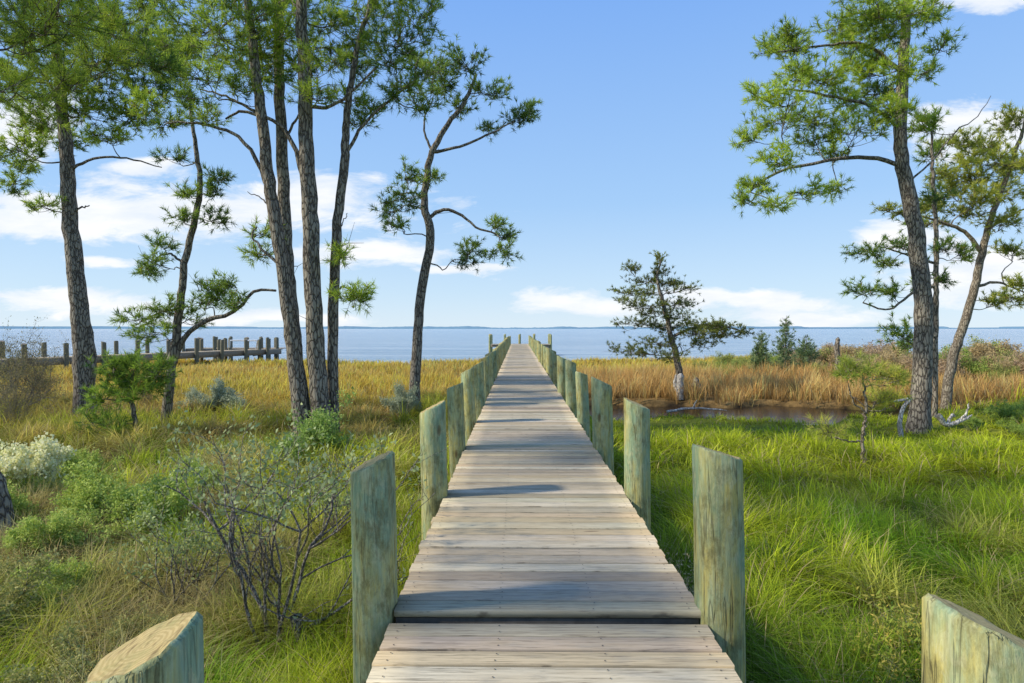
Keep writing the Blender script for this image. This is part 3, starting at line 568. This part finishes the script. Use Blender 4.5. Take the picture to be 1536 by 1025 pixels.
for px,d,s in ((60,3.7,.8),(180,4.4,.6),(-60,4.6,1.1),(20,5.6,.7),(480,3.3,.4),(260,3.9,.5)): put_shrub(red[int(rng.integers(2))],px,d,s,'low tangled shrub with fine grey twigs and small leaves','shrub','low twiggy shrubs at the marsh edge')
gr=[shrub(.8,1.0,8,3,3,.045,6,(.32,.44,.06),(.64,.72,.20),r0=.009,leafz=.1) for _ in range(2)]
for px,d,s in ((215,7.2,.95),(140,7.6,.95),(60,6.4,.7),(300,8.6,.8),(90,5.4,.6),(30,8.5,.7),(110,9.8,.8),(540,8.3,.5),(-20,7.4,.8),(20,4.8,.45)): put_shrub(gr[int(rng.integers(2))],px,d,s,'leafy green groundsel shrub in marsh grass','shrub','groundsel shrubs in the marsh')
iv=shrub(.8,1.5,7,3,3,.075,3,(.18,.32,.05),(.46,.58,.17),r0=.012,leafz=.2)
put_shrub(iv,475,11.6,.85,'broad leaved shrub growing around the pine trunk bases'); put_shrub(iv,430,10.6,.6,'broad leaved shrub growing around the pine trunk bases')
wh=shrub(.6,.9,9,3,4,.04,8,(.76,.78,.40),(1.,.95,.66),r0=.009,leafz=.45,asp=.8)
put_shrub(wh,38,8.8,(1.15,1.1,1.35),'groundsel bush covered in fluffy cream white seed heads'); 
gy=[shrub(.7,.9,9,3,3,.05,5,(.30,.35,.22),(.58,.62,.44),r0=.01,leafz=.1) for _ in range(2)]
put_shrub(gy[0],603,17,(.75,.75,1.35),'upright silvery green shrub beside a slim pine'); put_shrub(gy[1],330,18.0,(1.5,1,1.2),'rounded silvery grey shrub in golden grass'); put_shrub(gy[1],290,18.5,(1.1,1,.8),'rounded silvery grey shrub in golden grass')
dk_=[shrub(1.2,1.9,10,3,4,.035,1,(.20,.20,.08),(.38,.32,.16),r0=.012,leafz=.1) for _ in range(2)]
for px,d,s in ((15,17,1.6),(-35,19,1.9),(60,20,.9),(215,19,.5),(10,15,.8)): put_shrub(dk_[int(rng.integers(2))],px,d,(s*.8,s*.8,s),'dark bare twiggy shrub on the marsh','shrub','dark twiggy shrubs on the marsh')
br=[shrub(1.2,1.3,9,3,3,.06,4,a,c,r0=.012,leafz=.12,bm=M_twig) for a,c in (((.40,.30,.14),(.64,.50,.26)),((.40,.29,.17),(.60,.45,.29)),((.28,.33,.08),(.54,.56,.17)),((.20,.32,.06),(.46,.56,.13)))]
for k in range(54):
    px=1060+500*(k+.5)/54+rng.normal(0,10); d=rng.uniform(29,40)-max(0,px-1250)*.018; v=int(rng.choice([0,1,2,3],p=[.38,.30,.20,.12])); s=rng.uniform(.85,1.3)*(.75+.6*(px-1060)/480)*d/30
    if px<1180 : v=3 if rng.random()<.4 else 2; s*=.8
    put_shrub(br[v],px,d,(s,s,s*1.05),'dense brown and rust coloured marsh shrub' if v<2 else 'rounded olive green marsh shrub','shrub','shrub thicket along the shore')
for px,d,s in ((1450,15.5,.4),(1500,16.5,.5),(1530,17,.5),(1060,33,.5),(1090,34,.6),(1520,14.5,.4)): put_shrub(br[3],px,d,s,'low leafy green shrub on the creek bank','shrub','low shrubs on the creek bank')
wd=shrub(.25,.8,6,2,3,.03,3,(.50,.40,.20),(.76,.62,.36),r0=.004,asp=.3,leafz=.35); put_shrub(wd,1015,5.1,1.,'dry seeded weed growing against a piling','weed',None,'weed')
wg=shrub(.3,.8,6,2,3,.055,4,(.24,.36,.05),(.64,.52,.12),r0=.005,asp=.28,leafz=.1)
for px,d,s in ((1370,4.1,.85),(1400,4.4,1.),(1340,4.6,.7)): put_shrub(wg,px,d,s,'leafy green and rust coloured weed stalks','weed','weed stalks in the grass','weed')
def wood(name,label,cat,d,px0,paths,mt,sides=9,group=None):
    base=S(px0,0,d); base[2]=gh(base[0],base[1]); b=Buf()
    for w0,w1,pts in paths:
        P=spline([S(x,y,d+(z[0] if z else 0)) for x,y,*z in pts],12); P[1:-1]+=rng.normal(0,.008,(10,3)); r=np.linspace(w0,w1,12)/2/F*d; r[-1]*=.3; b.tube(P-base,r,sides,.12)
    return thing(name,label,cat,base,group,b.mesh(name,[mt]))
wood('dead_snag','broken dead tree trunk standing bare among shrubs','dead tree',27,1254,[(8,6,[(1254,580),(1255,545),(1253,520),(1255,506)])],M_bark)
wood('tree_stump','pale weathered stump standing in tan reeds','stump',22.4,1020,[(14,10,[(1020,600),(1019,580),(1021,560)]),(6,3,[(1016,590),(1012,575),(1014,562)])],M_drift,9,'weathered stumps at the reed edge')
wood('tree_stump','short grey split stump standing in tan reeds','stump',22.7,1043,[(12,9,[(1043,600),(1043,585),(1044,566)]),(5,3,[(1048,590),(1050,575)])],M_bark,9,'weathered stumps at the reed edge')
wood('driftwood','bleached curved driftwood branch leaning by a pine','driftwood',15.3,1352,[(7,4,[(1350,655),(1348,630),(1353,608),(1364,598),(1338,602)])],M_drift)
wood('driftwood','bleached forked driftwood limb lying on the bank','driftwood',15,1425,[(9,5,[(1404,622),(1415,636),(1432,634),(1455,622)]),(5,3,[(1418,636),(1425,622),(1430,625)]),(4,2,[(1436,632),(1446,620),(1450,604)])],M_drift)
wood('driftwood','fallen grey branch lying in the creek','driftwood',20,1050,[(4,2,[(1000,618),(1040,612),(1090,616)]),(3,1.5,[(1040,612),(1045,600)])],M_drift)
wood('driftwood','grey fallen branch lying beneath a shrub','driftwood',4.6,470,[(18,8,[(440,930),(455,985),(480,1010),(540,1040)]),(10,5,[(440,1000),(480,1010),(510,970)])],M_twig)

# ---------------------------------------------------------------- world, sun, camera
az=(-1.,-.2); EL=37.
w=bpy.data.worlds.new("World"); scene.world=w; w.use_nodes=True; t=NT(w.node_tree); out=t.n('ShaderNodeOutputWorld')
sky=t.n('ShaderNodeTexSky',sky_type='NISHITA',sun_disc=False,sun_elevation=math.radians(EL),sun_rotation=math.atan2(az[0],az[1])%(2*math.pi),altitude=0,air_density=1.,dust_density=.2,ozone_density=3.)
tc=t.n('ShaderNodeTexCoord').outputs['Generated']; sp_=t.n('ShaderNodeSeparateXYZ',i={0:tc})
ay=t.math('MAXIMUM',t.math('ABSOLUTE',sp_.outputs[1]),.05); u=t.math('DIVIDE',sp_.outputs[0],ay); v=t.math('DIVIDE',sp_.outputs[2],ay)
pv=t.n('ShaderNodeCombineXYZ',i={0:u,1:v,2:0.}).outputs[0]
wn=t.n('ShaderNodeTexNoise',i={'Vector':t.mapping(pv,(5,11,1)),'Scale':1.,'Detail':5.}).outputs[1]
wa=t.n('ShaderNodeVectorMath',operation='SUBTRACT',i={0:wn,1:(.5,.5,.5)}); wb=t.n('ShaderNodeVectorMath',operation='MULTIPLY',i={0:wa.outputs[0],1:(.22,.07,0)})
pw=t.n('ShaderNodeVectorMath',operation='ADD',i={0:pv,1:wb.outputs[0]}).outputs[0]
clouds=[(240,315,400,46),(450,290,170,34),(60,335,200,30),(540,385,130,20),(110,452,130,24),(870,453,120,22),(1110,450,150,18),(1210,476,110,20),(1475,205,140,46),(1500,415,180,46),(1360,362,110,28),(1450,6,110,20),(160,386,80,12),(222,258,70,14),(690,410,80,9),(20,185,100,50),(380,478,160,12)]
acc=None
for cx,cy,rx,ry in clouds:
    sb=t.n('ShaderNodeVectorMath',operation='SUBTRACT',i={0:pw,1:((cx-VX)/F,(VY-cy)/F,0)}); ml=t.n('ShaderNodeVectorMath',operation='MULTIPLY',i={0:sb.outputs[0],1:(F/rx,F/ry,0)}); ln=t.n('ShaderNodeVectorMath',operation='LENGTH',i={0:ml.outputs[0]}).outputs['Value']
    e=t.math('SUBTRACT',1.,ln); acc=e if acc is None else t.math('MAXIMUM',acc,e)
n1=t.noise(t.mapping(pv,(8,24,1)),1.,8,.66,.35)
den=t.math('ADD',t.math('MULTIPLY',acc,1.5),t.math('MULTIPLY',t.math('SUBTRACT',n1,.46),3.4)); den=t.ramp(t.math('MULTIPLY',den,.65),[(.0,0.),(.2,.35),(.45,.85),(.75,1.)])
n2=t.noise(t.mapping(pv,(6,22,1)),1.,5,.55)
ccol=t.mix(t.ramp(n2,[(.35,0.),(.6,1.)]),(.84,.91,1.),(1.05,1.05,1.06))
hz=t.ramp(t.math('MAXIMUM',sp_.outputs[2],0.),[(0.,(.72,.87,1.)),(.06,(.60,.80,1.)),(.2,(.40,.65,1.)),(.48,(.23,.47,.98)),(1.,(.17,.34,.78))])
ns=t.mix(1.,sky.outputs[0],(.13,.13,.13),'MULTIPLY'); hs=t.mix(.88,ns,hz)
b1=t.n('ShaderNodeBackground',i={'Color':hs,'Strength':1.}); b2=t.n('ShaderNodeBackground',i={'Color':ccol,'Strength':1.})
mx=t.n('ShaderNodeMixShader',i={0:t.math('MULTIPLY',den,.97),1:b1.outputs[0],2:b2.outputs[0]}); t.l(mx.outputs[0],out.inputs[0])
sl=bpy.data.lights.new('sun','SUN'); sl.energy=4.7; sl.angle=math.radians(3.5); sl.color=(1.,.91,.74); so=link(bpy.data.objects.new('sun',sl))
from mathutils import Vector
hv=math.hypot(*az); dirv=Vector((az[0]/hv*math.cos(math.radians(EL)),az[1]/hv*math.cos(math.radians(EL)),math.sin(math.radians(EL)))); so.rotation_euler=dirv.to_track_quat('Z','Y').to_euler(); so.location=(-20,-5,20)
cam=bpy.data.cameras.new('camera'); cam.lens=21.; cam.sensor_width=36; cam.clip_start=.05; cam.clip_end=20000
co=link(bpy.data.objects.new('camera',cam)); co.location=(0,0,CZ); co.rotation_euler=(math.radians(90-1.247),0,math.radians(.575)); scene.camera=co
scene.view_settings.view_transform='Standard'; scene.view_settings.look='None'; scene.view_settings.exposure=0
